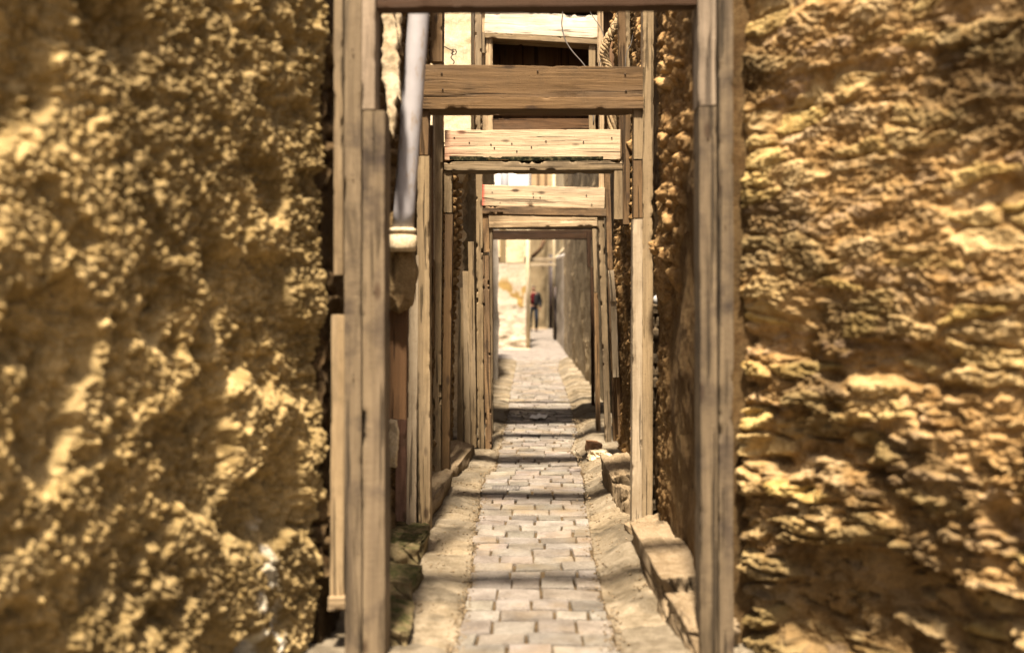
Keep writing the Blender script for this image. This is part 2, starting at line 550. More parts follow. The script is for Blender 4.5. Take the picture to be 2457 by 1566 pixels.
M['pvc'] = pvc()
M['iron'] = simple('rusty_iron', (.03, .025, .02), (.09, .06, .04), 30, .7, .4, .5, .003)
M['greyiron'] = simple('worn_grey_iron', (.13, .12, .11), (.24, .22, .2), 40, .55, .5, .4, .003)
M['rope'] = simple('old_rope', (.19, .13, .07), (.40, .30, .18), 60, .95, .1, 0, .004)
M['wire'] = simple('grey_wire', (.10, .09, .085), (.18, .165, .15), 20, .5, .4)
M['cloth'] = simple('grey_tarp', (.05, .05, .05), (.13, .12, .105), 4, .9, .1, 0, .01)
M['glass'] = simple('window_glass', (.35, .42, .48), (.5, .56, .6), 2, .1, .6)
M['bluegrey'] = simple('bluegrey_paint', (.16, .17, .19), (.24, .25, .27), 5, .6, .3)
M['black'] = simple('door_and_shadow_black', (.02, .016, .018), (.05, .035, .03), 5, .6, .3)
M['skin'] = simple('skin', (.20, .11, .07), (.24, .135, .085), 10, .6, .3)
M['hair'] = simple('black_hair', (.008, .007, .006), (.02, .016, .013), 40, .7, .3)
M['jacket'] = simple('black_jacket', (.007, .007, .008), (.014, .014, .016), 20, .8, .2, 0, .005)
M['shirt'] = simple('red_shirt', (.055, .004, .006), (.075, .006, .008), 20, .9, .1, 0, .004)
M['jeans'] = simple('blue_jeans', (.012, .015, .022), (.02, .025, .036), 20, .9, .1, 0, .004)
M['shoe'] = simple('dark_shoes', (.02, .016, .014), (.04, .03, .025), 20, .6, .3)
M['whitecup'] = simple('white_plastic', (.7, .69, .66), (.8, .79, .77), 10, .4, .4)
kw = NT('standing_water', .06, .5); kw.b.inputs['Base Color'].default_value = (.05, .042, .032, 1); M['water'] = kw.m

# ------------------------------------------------------------------ the ground
R = random.Random(5)


def und(Y, X=0):
    """the lane sags and swells from row to row"""
    return 0.020 * perlin(np.asarray(Y) * 1.25, np.asarray(X) * .8 + 2.3, .4, 5) + 0.008 * perlin(np.asarray(Y) * 3.1, np.asarray(X) * 2 + 7.3, .4, 9)


def interp(tab, y):
    return float(np.interp(y, [t[0] for t in tab], [t[1] for t in tab]))


LEFT_EDGE = [(2, -.36), (4.27, -.37), (5.55, -.385), (6.2, -.42), (7.4, -.446), (8.1, -.47), (8.45, -.47), (8.7, -.40), (9.8, -.40), (12.4, -.41), (15.3, -.46), (23, -.53)]
RIGHT_EDGE = [(2, .35), (4.6, .34), (5.3, .317), (6.2, .318), (7.4, .336), (8.2, .37), (8.5, .37), (8.76, .36), (9.9, .31), (11, .42), (15.3, .42), (20, .36), (23, .45)]

me = from_np('ground', np.array([(-300, -200, -.05), (300, -200, -.05), (300, 400, -.05), (-300, 400, -.05)], float), [(0, 1, 2, 3)])
tag(link('ground', me, M['sand'], smooth=False), kind='structure')

# paved strip: every stone cut, rounded and set a little off level
V, F, Cc = [], [], []
Y = 1.2; row = 0
while Y < 23.0:
    dep = R.uniform(.135, .19) if Y < 9 else R.uniform(.12, .17)
    x = interp(LEFT_EDGE, Y + dep / 2) + R.uniform(-.015, .015); xe = interp(RIGHT_EDGE, Y + dep / 2) + R.uniform(-.015, .015)
    first = True
    while x < xe - .04:
        wst = R.uniform(.15, .27) if not first else R.uniform(.09, .24)
        first = False
        if xe - (x + wst) < .09: wst = xe - x
        g = R.uniform(.003, .0075); a0, a1, b0, b1 = x + g, x + wst - g, Y + g * 1.5, Y + dep - g * 1.5
        zc = R.gauss(0, .0035); tx, ty = R.gauss(0, .016), R.gauss(0, .022)
        t = R.uniform(.66, 1.12) * (.72 if R.random() < .10 else 1); tc = (t * R.uniform(.98, 1.05), t, t * R.uniform(.9, 1.0))
        ru = .005
        xs = [a0, a0 + ru * .3, a0 + ru, (a0 * 2 + a1) / 3, (a0 + a1 * 2) / 3, a1 - ru, a1 - ru * .3, a1]
        ys = [b0, b0 + ru * .3, b0 + ru, (b0 + b1) / 2, b1 - ru, b1 - ru * .3, b1]
        o = len(V)
        jit = [R.uniform(-.006, .006) for _ in range(8)]
        for i, xx in enumerate(xs):
            for j, yy in enumerate(ys):
                e = min(i, 7 - i, j, 6 - j)
                z = {0: -.035, 1: -.006}.get(e, 0.0)
                fx, fy = (xx - a0) / (a1 - a0), (yy - b0) / (b1 - b0)
                X2 = xx + jit[0] * (1 - fx) * (1 - fy) + jit[1] * fx * (1 - fy) + jit[2] * (1 - fx) * fy + jit[3] * fx * fy
                Y2 = yy + jit[4] * (1 - fx) * (1 - fy) + jit[5] * fx * (1 - fy) + jit[6] * (1 - fx) * fy + jit[7] * fx * fy
                V.append((X2, Y2, z + zc + tx * (xx - (a0 + a1) / 2) + ty * (yy - (b0 + b1) / 2)))
                Cc.append(tc)
        F += (grid_faces(8, 7, o)).tolist()
        x += wst
    Y += dep; row += 1
V = np.array(V); V[:, 2] += und(V[:, 1], V[:, 0]) + .004 * fbm(V[:, 0] * 9, V[:, 1] * 9, .2, 2, 3)
po = tag(link('paving', from_np('paving', V, F, Cc), M['paver']), kind='structure')
po.data.set_sharp_from_angle(angle=math.radians(25))

# joints: sandy bed under the stones
ny, nx = 700, 40
yy = np.linspace(1.0, 23.2, ny); xx = np.linspace(-.6, .6, nx)
A, B = np.meshgrid(xx, yy, indexing='ij')
Zb = und(B, A) - .017 + .005 * fbm(A * 20, B * 20, .1, 3, 2)
tag(link('path_bed', from_np('path_bed', np.stack([A.ravel(), B.ravel(), Zb.ravel()], 1), grid_faces(nx, ny)), M['joint']), kind='structure')


def flank(name, edge, sgn, y0, y1, outer, stepz=None, slabs=.62):
    """cement and earth margin beside the stones, cracked across into slabs"""
    ny, nx = int((y1 - y0) / .011), 48
    yy = np.linspace(y0, y1, ny); t = np.linspace(0, 1, nx)
    E = np.interp(yy, [q[0] for q in edge], [q[1] for q in edge])
    T, YY = np.meshgrid(t, yy, indexing='ij')
    E2 = np.broadcast_to(E, T.shape) + .012 * perlin(YY * 6, 0 * YY, .3, 4)
    X = E2 * (1 - T) + outer * T
    Z = und(YY, X) + .012 * np.maximum(0, 1 - np.abs(T - .0) * 8) * -1 + (.045 + .02 * (sgn < 0)) * T + .007 * fbm(X * 6, YY * 5, .2, 5, 8, .6) + .008 * perlin(X * 1.5, YY * 2.2, .7, 12)
    cuts = np.cumsum(np.random.RandomState(3 if sgn < 0 else 8).uniform(.22, .62, 90)) + y0 - .3
    yw = YY + .035 * perlin(X * 4.0, YY * 1.2, .3, 3) + .012 * perlin(X * 18, YY * 9, .3, 6)
    idx = np.searchsorted(cuts, yw.ravel()).reshape(yw.shape)
    lo = cuts[np.clip(idx - 1, 0, 89)]; hi = cuts[np.clip(idx, 0, 89)]
    gap = np.minimum(yw - lo, hi - yw)
    rs = (idx * .61803) % 1.0; rt = (idx * .75488) % 1.0
    Z += (.030 * (rs - .5) + .05 * (rt - .5) * (yw - (lo + hi) / 2) + .05 * (rs - .5) * (T - .4) * .5) * sstep(0, .15, T)
    Z -= .024 * np.maximum(0, 1 - gap / .016)
    Z += .006 * sstep(.12, .3, fbm(X * 5, YY * 5, .4, 3, 19))
    tn = (.78 + .34 * rt)[..., None] * np.stack([1 + 0 * rs, .97 + .05 * rs, .9 + .14 * rs], -1)
    tn = tn * (1 - .35 * sstep(.05, .3, fbm(X * 3, YY * 2.5, .8, 4, 23)))[..., None]
    if stepz: Z += np.where(YY > stepz[0] + .02 * perlin(X * 9, 0 * X, .2, 2), stepz[1], 0) * sstep(.02, .22, T)
    return tag(link(name, from_np(name, np.stack([X.ravel(), YY.ravel(), Z.ravel()], 1), grid_faces(nx, ny, 0, sgn < 0), tn.reshape(-1, 3)), M['cement']), kind='structure')


flank('path_margin_west', LEFT_EDGE, -1, 1.0, 23.2, -1.25)
flank('path_margin_east', RIGHT_EDGE, 1, 1.0, 23.2, 1.25, (4.82, .05), .8)

# the far lane beyond the step
n = 60
yy = np.linspace(22.8, 60, 200); xx = np.linspace(-3, 3, n)
A, B = np.meshgrid(xx, yy, indexing='ij')
Zb = .085 * sstep(23.0, 23.04, B) - .03 + .01 * fbm(A * 3, B * 2, .1, 3, 2)
tag(link('far_lane', from_np('far_lane', np.stack([A.ravel(), B.ravel(), Zb.ravel()], 1), grid_faces(n, 200)), M['lane']), kind='structure')

# thin puddles where the stones sag
def puddle(cx, cy, rx, ry, seed):
    q = []
    for k in range(28):
        a = 2 * math.pi * k / 28
        r = 1 + .35 * math.sin(3 * a + seed) + .2 * math.sin(5 * a + seed * 2)
        q.append((cx + rx * r * math.cos(a), cy + ry * r * math.sin(a), float(und(cy, cx)) + .012))
    me = bpy.data.meshes.new('water'); me.from_pydata(q, [], [list(range(28))]); me.update()
    tag(link('water', me, M['water'], smooth=False), kind='structure')
puddle(.55, 17.2, .06, .9, .6)

# ------------------------------------------------------------------ foreground walls
def mud_disp(u, v):
    wx = u + .03 * fbm(u * 7, v * 7, .1, 3, 1); wy = v + .03 * fbm(u * 7, v * 7, 3.1, 3, 2)
    b1, c1 = blobs(wx * 14, wy * 10, 1); b2, c2 = blobs(wx * 30 + 3, wy * 22, 2); b3, c3 = blobs(wx * 64, wy * 48 + 5, 3)
    low = fbm(u * 1.6, v * 1.4, .5, 3, 6)
    pit = sstep(.08, .42, fbm(u * 3.0, v * 2.1, 1.5, 3, 9)); pit2 = sstep(.1, .4, fbm(u * 9, v * 6.5, 2.5, 3, 29))
    b4, c4 = blobs(wx * 105 + 9, wy * 72, 5)
    h = .010 * b1 + .018 * b2 + .018 * b3 + .012 * b4 + .04 * low - .085 * pit - .036 * pit2 + .012 * fbm(u * 60, v * 40, .1, 3, 4)
    t = (.8 + .35 * c2 + .15 * c3)[..., None] * np.array([1, 1, 1])
    dark_patch = sstep(-.05, .35, fbm(u * 1.5 + 9, v * 1.2 + 2, 3.3, 5, 44) + .18 * sstep(1.5, 2.3, v))[..., None]  # shaded hollows, a darker top and dirt, painted into the tint
    t = 1.32 * t * (1 - .34 * dark_patch)
    lime = sstep(.075, .035, np.abs(u - .30 - .05 * perlin(v * 4, 0 * v, .3, 5) - .05 * sstep(.25, .05, v)) - .05 * sstep(.3, .1, v)) * sstep(.66, .55, v) * sstep(-.25, .1, fbm(u * 14, v * 9, 7.7, 4, 14))
    t = t * (1 - lime[..., None]) + lime[..., None] * np.array([1.9, 2.4, 4.2])
    return h, t

x0l = -.93
me = wall_mesh('mud_wall', (x0l, 4.22), (x0l - .55 * 2.8, 1.42), -.05, 3.2, .0052, mud_disp, .6, 1)
tag(link('mud_wall', me, M['mud']), 'thickly clumped mud and straw wall, the blurred wall before the first timber frame on the pipe side', 'wall')


def rubble_disp(u, v):
    wu = u + .06 * fbm(u * 4, v * 4, .1, 4, 1); wv = v + .035 * fbm(u * 4, v * 6, 2.1, 4, 2)
    low = sstep(1.55, .95, v)
    f1, f2, c = worley(wu * 4.2, wv * 12.5, 3, .9)
    g1, g2, c4 = worley(wu * 9 + 4, wv * 24, 8, .9)
    st = sstep(.03, .3, f2 - f1) * sstep(.50, .62, c); st2 = sstep(.03, .3, g2 - g1) * sstep(.45, .6, c4)
    pit = sstep(.10, .36, fbm(u * 2.0, v * 3.4, 8.5, 4, 19) + .10 * low)
    pit2 = sstep(.12, .4, fbm(u * 6.5, v * 12, 4.5, 4, 51))
    b2, c2 = blobs(wu * 19, wv * 29, 12); b3, c3 = blobs(wu * 46, wv * 60, 13)
    sm = 1 - .75 * pit
    sm = sm * (1 - .45 * st)
    upr = .35 + .65 * low
    b4, c4_ = blobs(wu * 85, wv * 95, 17)
    h = (.014 + .030 * c) * st * upr + (.006 + .022 * c4) * st2 * sm * upr + .035 * fbm(u * 2.0, v * 2.4, .5, 3, 6) + (.010 + .010 * low) * fbm(wu * 9, wv * 15, .1, 5, 4, .6) * sm \
        + (.008 * b2 + .012 * b3 + .010 * b4) * (1 - .6 * pit) - (.018 + .055 * low) * pit - (.008 + .024 * low) * pit2
    ts = np.stack([.85 + .4 * c, .84 + .38 * c, .82 + .36 * ((c * 7.3) % 1.0)], -1)
    w = np.clip(st + .6 * st2, 0, 1)[..., None]
    dark_patch = sstep(.0, .4, fbm(u * 1.6 + 5, v * 1.5 + 7, 6.3, 5, 47) + .22 * low)[..., None]  # broad darker patches, denser low on the wall
    t = ts * w + (1 - w) * (np.array([1.0, .87, .70]) * (.85 + .3 * c2)[..., None])
    return h, 1.2 * t * (1 - .55 * dark_patch)

me = wall_mesh('stone_wall', (.88, 4.26), (.88 + .86 * 2.6, 1.66), -.05, 3.2, .0050, rubble_disp, .6, -1)
tag(link('stone_wall', me, M['rubble']), 'coursed rubble stone and mud wall standing before the first timber frame, opposite the drainpipe', 'wall')

# ------------------------------------------------------------------ alley walls
def inner_disp(seed, stone=.5, amp=1.0):
    def f(u, v):
        wu = u + .04 * fbm(u * 4, v * 4, .1, 3, seed); wv = v + .03 * fbm(u * 5, v * 5, 2.1, 3, seed + 1)
        f1, f2, c = worley(wu * 6.5, wv * 9.0, seed, .85)
        e = sstep(.03, .4, f2 - f1)
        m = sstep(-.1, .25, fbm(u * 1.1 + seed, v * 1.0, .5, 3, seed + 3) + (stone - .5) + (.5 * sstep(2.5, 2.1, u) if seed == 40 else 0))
        b2, c2 = blobs(wu * 18, wv * 18, seed + 5)
        h = amp * (m * e * (.005 + .06 * c) + .03 * fbm(u * 1.8, v * 1.8, .3, 4, seed + 7) + .022 * b2 * m + .012 * fbm(u * 16, v * 16, .3, 3, seed + 9))
        t = np.stack([.75 + .5 * c * m, .75 + .48 * c * m, .75 + .45 * c * m], -1)
        return h, t * (.45 if seed == 40 else 1)  # west wall darkened: shade of the recess put into its tint
    return f

aw = empty('alley_wall', (-.95, 4.3, 0), 'earthen side wall of the alley, darkened in colour for its shaded recess, running behind the leaning grey drainpipe', 'wall')
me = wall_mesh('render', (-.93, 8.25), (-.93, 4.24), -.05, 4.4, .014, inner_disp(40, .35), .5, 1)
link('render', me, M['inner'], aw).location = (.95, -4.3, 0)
def east_disp(u, v):
    Yw = 10.6 - u * (10.6 - 4.27) / 6.33
    wu = u + .04 * fbm(u * 4, v * 4, .1, 3, 60); wv = v + .03 * fbm(u * 5, v * 5, 2.1, 3, 61)
    f1, f2, c = worley(wu * 7.5, wv * 10.0, 60, .85)
    e = sstep(.03, .4, f2 - f1)
    band = sstep(.55, .3, np.abs(Yw - (5.45 + .45 * sstep(2.4, 1.6, v)) + .12 * fbm(u * 3, v * 3, .2, 2, 4))) * sstep(1.35, 1.75, v)
    m = np.clip(band + sstep(6.6, 7.2, Yw) * sstep(-.05, .3, fbm(u * 1.4, v * 1.1, .5, 3, 63) + .15), 0, 1)
    b2, c2 = blobs(wu * 24, wv * 24, 65); b3, c3 = blobs(wu * 60, wv * 60, 66)
    edge = sstep(.35, .15, np.abs(Yw - 6.0 + .2 * fbm(u * 3, v * 2.2, 1.2, 3, 68)))
    rough = np.clip(m + edge + sstep(6.9, 7.3, Yw), .12, 1)
    h = m * e * (.005 + .05 * c) + .03 * fbm(u * 1.8, v * 1.5, .3, 4, 67) + rough * (.022 * b2 + .014 * b3 + .012 * fbm(u * 18, v * 18, .3, 3, 69)) + .02 * edge
    k = (.55 + 1.1 * m * (.6 + .6 * c) + .35 * edge)[..., None]
    return h, np.clip(k, .3, 1.8) * np.array([1, .95, .85])

def course_disp(u, v):
    wv = v + .02 * fbm(u * 4, v * 3, .3, 3, 5) + .10 * u
    r_ = np.floor(wv / .075); fv = wv / .075 - r_
    q = u / .2 + .5 * (r_ % 2) + .2 * perlin(u * 3, r_ * 3.7, .2, 4); fu = q - np.floor(q)
    e = sstep(0, .22, np.minimum(fv, 1 - fv)) * sstep(0, .1, np.minimum(fu, 1 - fu))
    rnd = ((r_ * 12.9898 + np.floor(q) * 78.233) * .61803) % 1.0
    bulge = .10 * sstep(.9, 2.4, v) * (.6 + .4 * perlin(u * 1.3, v * 1.3, .2, 8))
    h = bulge + e * (.012 + .05 * rnd) + .018 * fbm(u * 11, v * 11, .1, 4, 3) + .02 * fbm(u * 2, v * 2, .4, 2, 9)
    return h, np.stack([.8 + .5 * rnd, .78 + .46 * rnd, .7 + .4 * rnd], -1)
tag(link('brick_wall', wall_mesh('brick_wall', (-.93, 10.4), (-.93, 8.27), -.05, 2.86, .012, course_disp, .5, 1), M['inner']), 'low sagging wall of thin layered bricks, between the mossy-beam frame and the red-ended frame', 'wall')

aw2 = empty('alley_wall', (.8, 4.3, 0), 'rubble and brown plaster side wall of the alley, opposite the drainpipe', 'wall')
me = wall_mesh('render', (.80, 10.6), (.76, 4.27), -.05, 4.7, .0125, east_disp, .5, -1)
link('render', me, M['inner'], aw2).location = (-.8, -4.3, 0)

# ------------------------------------------------------------------ timber frames
BASE = 1e6
GRP = 'timber shoring frames across the alley'
# frame 1 : alley mouth, blurred, Y 4.15
Y1 = 4.15
f1 = empty('timber_frame', (0, Y1, 0), 'blurred weathered grey-brown timber frame at the alley mouth, nearest of the frames', 'frame', GRP)
post(f1, 'post', 846, 848, 42, -90, BASE, Y1, .10, M['mouth'])
post(f1, 'post', 884, 884, 34, -90, 262, Y1 + .012, .12, M['mouth_pale'])
post(f1, 'post', 897, 897, 54, 264, BASE, Y1 - .01, .16, M['mouth'])
post(f1, 'packing_plank', 811, 807, 34, 755, 1432, Y1 + .05, .06, M['tan'])
post(f1, 'packing_plank', 812, 812, 24, -90, 660, Y1 + .05, .06, M['post'])
beam(f1, 'cross_piece', 786, 833, 1434, 1466, Y1 + .02, .08, M['post'])
post(f1, 'post', 1697, 1697, 44, -90, 253, Y1, .14, M['mouth_pale'])
post(f1, 'post', 1698, 1702, 42, 255, BASE, Y1 - .006, .15, M['mouth'])
post(f1, 'post', 1742, 1743, 36, -90, BASE, Y1 + .01, .12, M['mouth'])
beam(f1, 'lintel', 902, 1690, -95, 22, Y1 + .03, .10, M['lintel_shade'], dy=-12, warp=.012)

# frame 2 : brown beam, Y 6.34
Y2 = 6.34
f2 = empty('timber_frame', (0, Y2, 0), 'timber frame with a dark brown beam, shade put into its colour, behind the grey drainpipe', 'frame', GRP)
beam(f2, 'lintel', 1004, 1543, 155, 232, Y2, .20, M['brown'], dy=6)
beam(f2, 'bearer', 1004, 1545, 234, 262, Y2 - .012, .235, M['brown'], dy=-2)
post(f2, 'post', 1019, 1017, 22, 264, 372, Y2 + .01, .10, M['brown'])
post(f2, 'post', 1015, 1017, 31, 374, BASE, Y2 - .004, .13, M['tan'])
post(f2, 'post', 992, 986, 25, 612, BASE, Y2 - .01, .11, M['pale'])
post(f2, 'post', 1532, 1532, 24, 260, 382, Y2 + .012, .11, M['tan'])
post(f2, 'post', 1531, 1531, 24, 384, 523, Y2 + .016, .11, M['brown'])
post(f2, 'post', 1531, 1527, 25, 525, BASE, Y2 + .008, .13, M['pale'])
post(f2, 'post', 1556, 1553, 27, -120, BASE, Y2 + .004, .14, M['tan'])
post(f2, 'side_board', 1035, 1035, 8, 300, 640, Y2 + .16, .06, M['dark'])

# frame 3 : pale sunlit beam with moss, Y 8.1
Y3 = 8.1
f3 = empty('timber_frame', (0, Y3, 0), 'timber frame whose pale beam has a dark mossy edge and pinkish end', 'frame', GRP)
beam(f3, 'lintel', 1067, 1489, 312, 384, Y3, .24, M['fresh_pink'], dy=-1)
mo = beam(f3, 'moss', 1078, 1448, 375, 386, Y3 - .006, .05, M['moss'], chip=.012, bev=.004)
beam(f3, 'bearer', 1065, 1494, 388, 409, Y3 - .014, .275, M['post'], dy=-2, chip=.008)
post(f3, 'post', 1055, 1047, 21, -140, BASE, Y3 + .01, .10, M['tan'], chip=.012)
post(f3, 'post', 1075, 1075, 20, 410, 510, Y3 + .004, .11, M['tan'])
post(f3, 'post', 1077, 1067, 20, 513, BASE, Y3, .12, M['brown'])
post(f3, 'side_board', 1040, 1040, 7, -100, 622, Y3 - .03, .04, M['pale'])
post(f3, 'side_board', 1041, 1038, 8, 626, 900, Y3 - .01, .05, M['brown'])
post(f3, 'post', 1484, 1484, 22, 406, 526, Y3 - .006, .11, M['post'])
post(f3, 'post', 1504, 1503, 18, 270, 538, Y3 + .004, .13, M['brown'])
post(f3, 'post', 1489, 1499, 19, -140, 420, Y3 + .13, .10, M['brown'])
post(f3, 'side_board', 1513, 1515, 28, -140, 420, Y3 + .3, .05, M['tan'])
post(f3, 'post', 1047, 1047, 30, -140, 148, Y3 - .25, .08, M['brown'])

# frame 4 : pale beam, red-painted end, Y 9.75
Y4 = 9.75
f4 = empty('timber_frame', (0, Y4, 0), 'timber frame with a pale sunlit beam painted red at its end', 'frame', GRP)
beam(f4, 'lintel', 1157, 1451, 443, 493, Y4, .20, M['fresh_red'], dy=7)
beam(f4, 'bearer', 1157, 1455, 494, 513, Y4 - .012, .22, M['rough'], dy=5, chip=.016, bev=.004)
post(f4, 'post', 1106, 1104, 16, 690, 1058, Y4 + .02, .08, M['post'])
post(f4, 'post', 1118, 1122, 18, 650, 1066, Y4 + .01, .09, M['tan'])
post(f4, 'post', 1130, 1137, 15, 579, 1074, Y4 + .004, .10, M['post'])
post(f4, 'post', 1146, 1154, 17, -160, BASE, Y4, .12, M['post'], chip=.009)
post(f4, 'post', 1163, 1168, 15, 508, 605, Y4 + .006, .12, M['rough'])
post(f4, 'post', 1165, 1172, 16, 612, BASE, Y4 - .006, .14, M['rough'], chip=.014)
post(f4, 'post', 1442, 1461, 16, 517, BASE, Y4 + .004, .12, M['post'], chip=.008)
post(f4, 'post', 1457, 1479, 14, 405, BASE, Y4 + .01, .10, M['rough'])
post(f4, 'wedge_board', 1472, 1478, 16, 722, 905, Y4 - .25, .05, M['pale'])
post(f4, 'wedge_board', 1466, 1472, 15, 648, 722, Y4 - .27, .05, M['pale'])
post(f4, 'side_board', 1483, 1492, 15, 800, BASE, Y4 - .18, .06, M['rough'])
post(f4, 'side_board', 1440, 1444, 14, -160, 500, Y4 + .12, .06, M['fresh'])

# frame 5 : last doorway, boards on top of a dark deck, Y 10.85
Y5 = 10.85
f5 = empty('timber_frame', (0, Y5, 0), 'timber doorway frame under a dark plank deck, farthest of the frames', 'frame', GRP)
beam(f5, 'lintel', 1170, 1436, 512, 545, Y5, .16, M['fresh'], dy=-2)
beam(f5, 'bearer', 1172, 1434, 533, 546, Y5 - .012, .05, M['fresh'], dy=-4)
post(f5, 'post', 1178, 1179, 9, 546, BASE, Y5 + .01, .14, M['post'])
post(f5, 'post', 1426, 1431, 11, 548, 700, Y5, .12, M['post'])
post(f5, 'post', 1430, 1436, 12, 702, BASE, Y5 + .006, .12, M['rough'])
dk = []
for k in range(2):
    m = plank_mesh(.27, .05, 1.36); m.transform(Matrix.Translation((.0, Y5 + .20 + k * .285, 2.30)) @ Matrix.Rotation(math.pi / 2, 4, 'Y') @ Matrix.Rotation(math.pi / 2, 4, 'Z'))
    dk.append(m)
o = link('deck', join_me(dk), M['dark'], f5); o.location = Vector((0, 0, 0)) - f5.location
beam(f5, 'rear_lintel', 1176, 1424, 552, 574, 13.1, .12, M['lintel_shade'])  # dark tone stands for the deck's shaded underside
post(f5, 'rear_post', 1413, 1414, 11, 556, 640, 12.9, .12, M['lintel_shade'])
post(f5, 'rear_post', 1420, 1424, 9, 640, BASE, 12.9, .12, M['lintel_shade'])

def nails(parent, pts, Y, r=.006):
    first = None
    for (x, y) in pts:
        q = Vector(P(x, y, Y - .003)) - parent.location
        if first is None:
            first = link('nail', lathe_at((0, 0, 0), [(r * .5, -.004), (r, -.002), (r, .002), (r * .5, .004)], 8), M['iron'], parent, rot=(math.pi / 2, 0, 0))
            o = first
        else:
            o = first.copy(); COL.objects.link(o); o.parent = parent
        o.location = q
def lathe_at(c, prof, n=24, seed=0, amp=0):
    V, F = [], []
    for (r, z) in prof:
        for k in range(n):
            an = 2 * math.pi * k / n
            rr = r * (1 + amp * float(perlin(math.cos(an) * 2, math.sin(an) * 2 + z * 20, .3, seed)))
            V.append((c[0] + rr * math.cos(an), c[1] + rr * math.sin(an), c[2] + z))
    m = len(prof)
    for i in range(m - 1):
        for k in range(n): F.append((i * n + k, i * n + (k + 1) % n, (i + 1) * n + (k + 1) % n, (i + 1) * n + k))
    F.append(tuple(range(n))[::-1]); F.append(tuple(range((m - 1) * n, m * n)))
    me = bpy.data.meshes.new('lathe'); me.from_pydata(V, [], F); me.update(); return me
nails(f2, [(1060, 176), (1062, 214), (1500, 178), (1502, 218), (1290, 170), (1120, 248), (1440, 249)], Y2, .0055)
nails(f3, [(1126, 342), (1178, 346), (1186, 354), (1228, 344), (1240, 362), (1275, 352), (1310, 338), (1400, 340), (1468, 330), (1090, 330)], Y3, .0055)
nails(f4, [(1181, 461), (1279, 464), (1280, 472), (1296, 473), (1407, 468), (1200, 486), (1420, 490)], Y4, .0055)
nails(f1, [(846, 120), (846, 420), (896, 330), (898, 700), (846, 900), (1699, 330), (1700, 720), (1741, 520), (1697, 140)], Y1 - .006, .004)

# ------------------------------------------------------------------ loft bridging the alley
lf = empty('overhead_loft', (0, 10.95, 3.1), 'timber loft bridging the alley overhead, its dark opening above the frames', 'loft')
YL = 10.92
beam(lf, 'lintel', 1163, 1438, 24, 78, YL, .18, M['sun_bright'], dy=14, chip=.006)
beam(lf, 'bearer', 1160, 1434, 78, 90, YL - .015, .26, M['post'], dy=17, chip=.008)
post(lf, 'post', 1174, 1176, 16, 90, 380, YL + .01, .12, M['fresh'])
post(lf, 'post', 1421, 1422, 17, 106, 380, YL + .01, .12, M['tan'])
post(lf, 'post', 1156, 1163, 17, -170, 380, YL + .02, .10, M['fresh'])
post(lf, 'block', 1156, 1156, 15, 77, 127, YL - .06, .07, M['post'])
post(lf, 'side_board', 1440, 1440, 15, -60, 150, YL - .02, .05, M['fresh'])
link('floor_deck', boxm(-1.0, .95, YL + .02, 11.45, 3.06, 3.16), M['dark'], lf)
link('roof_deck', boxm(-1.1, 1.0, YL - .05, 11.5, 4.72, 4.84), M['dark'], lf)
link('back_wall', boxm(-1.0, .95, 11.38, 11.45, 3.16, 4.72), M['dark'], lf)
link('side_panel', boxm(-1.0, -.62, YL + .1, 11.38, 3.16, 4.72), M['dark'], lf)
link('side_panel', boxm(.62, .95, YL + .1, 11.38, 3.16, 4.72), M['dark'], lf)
beam(lf, 'sill', 1176, 1420, 285, 312, YL + .05, .12, M['dark'])
beam(lf, 'rail', 1172, 1420, 268, 276, YL + .10, .06, M['brown'])
# sagging tarpaulin inside
nu, nv = 40, 16
u, v = np.meshgrid(np.linspace(-.6, .6, nu), np.linspace(0, 1, nv), indexing='ij')
z = 4.60 - .16 * np.sin(v * 3.1) * (.6 + .4 * np.sin(u * 4)) + .02 * fbm(u * 6, v * 6, .1, 3, 2)
link('tarpaulin', from_np('tarp', np.stack([u.ravel(), (YL + .15 + v * .28).ravel(), z.ravel()], 1), grid_faces(nu, nv)), M['cloth'], lf)

# plastered pier beside the loft
def pier_disp(u, v):
    return .012 * fbm(u * 5, v * 5, .1, 4, 3) + .004 * fbm(u * 30, v * 30, .1, 2, 3)
me = wall_mesh('plaster_pier', (-1.25, 10.15), (-.705, 10.15), 2.86, 5.0, .02, pier_disp, .5, -1)
tag(link('plaster_pier', me, M['cream']), 'sunlit cream and yellow plaster pier with an iron hook, high beside the loft', 'pier')
# iron hook
pts = []
for t in np.linspace(0, 1, 8): pts.append(P(1066 + 24 * t, 112 + 12 * t, 10.05))
for a in np.linspace(-2.6, 2.2, 14): pts.append((P(1088, 124, 10.0)[0] + .028 * math.cos(a), 10.02, P(1088, 124, 10.0)[2] + .028 * math.sin(a)))
for t in np.linspace(0, 1, 8): pts.append(P(1086 - 4 * math.sin(t * 6), 132 + 22 * t, 10.02))
tag(link('iron_hook', tube_mesh(pts, .006, 6), M['iron']), 'curled rusty iron hook fixed in the sunlit cream pier', 'hook')

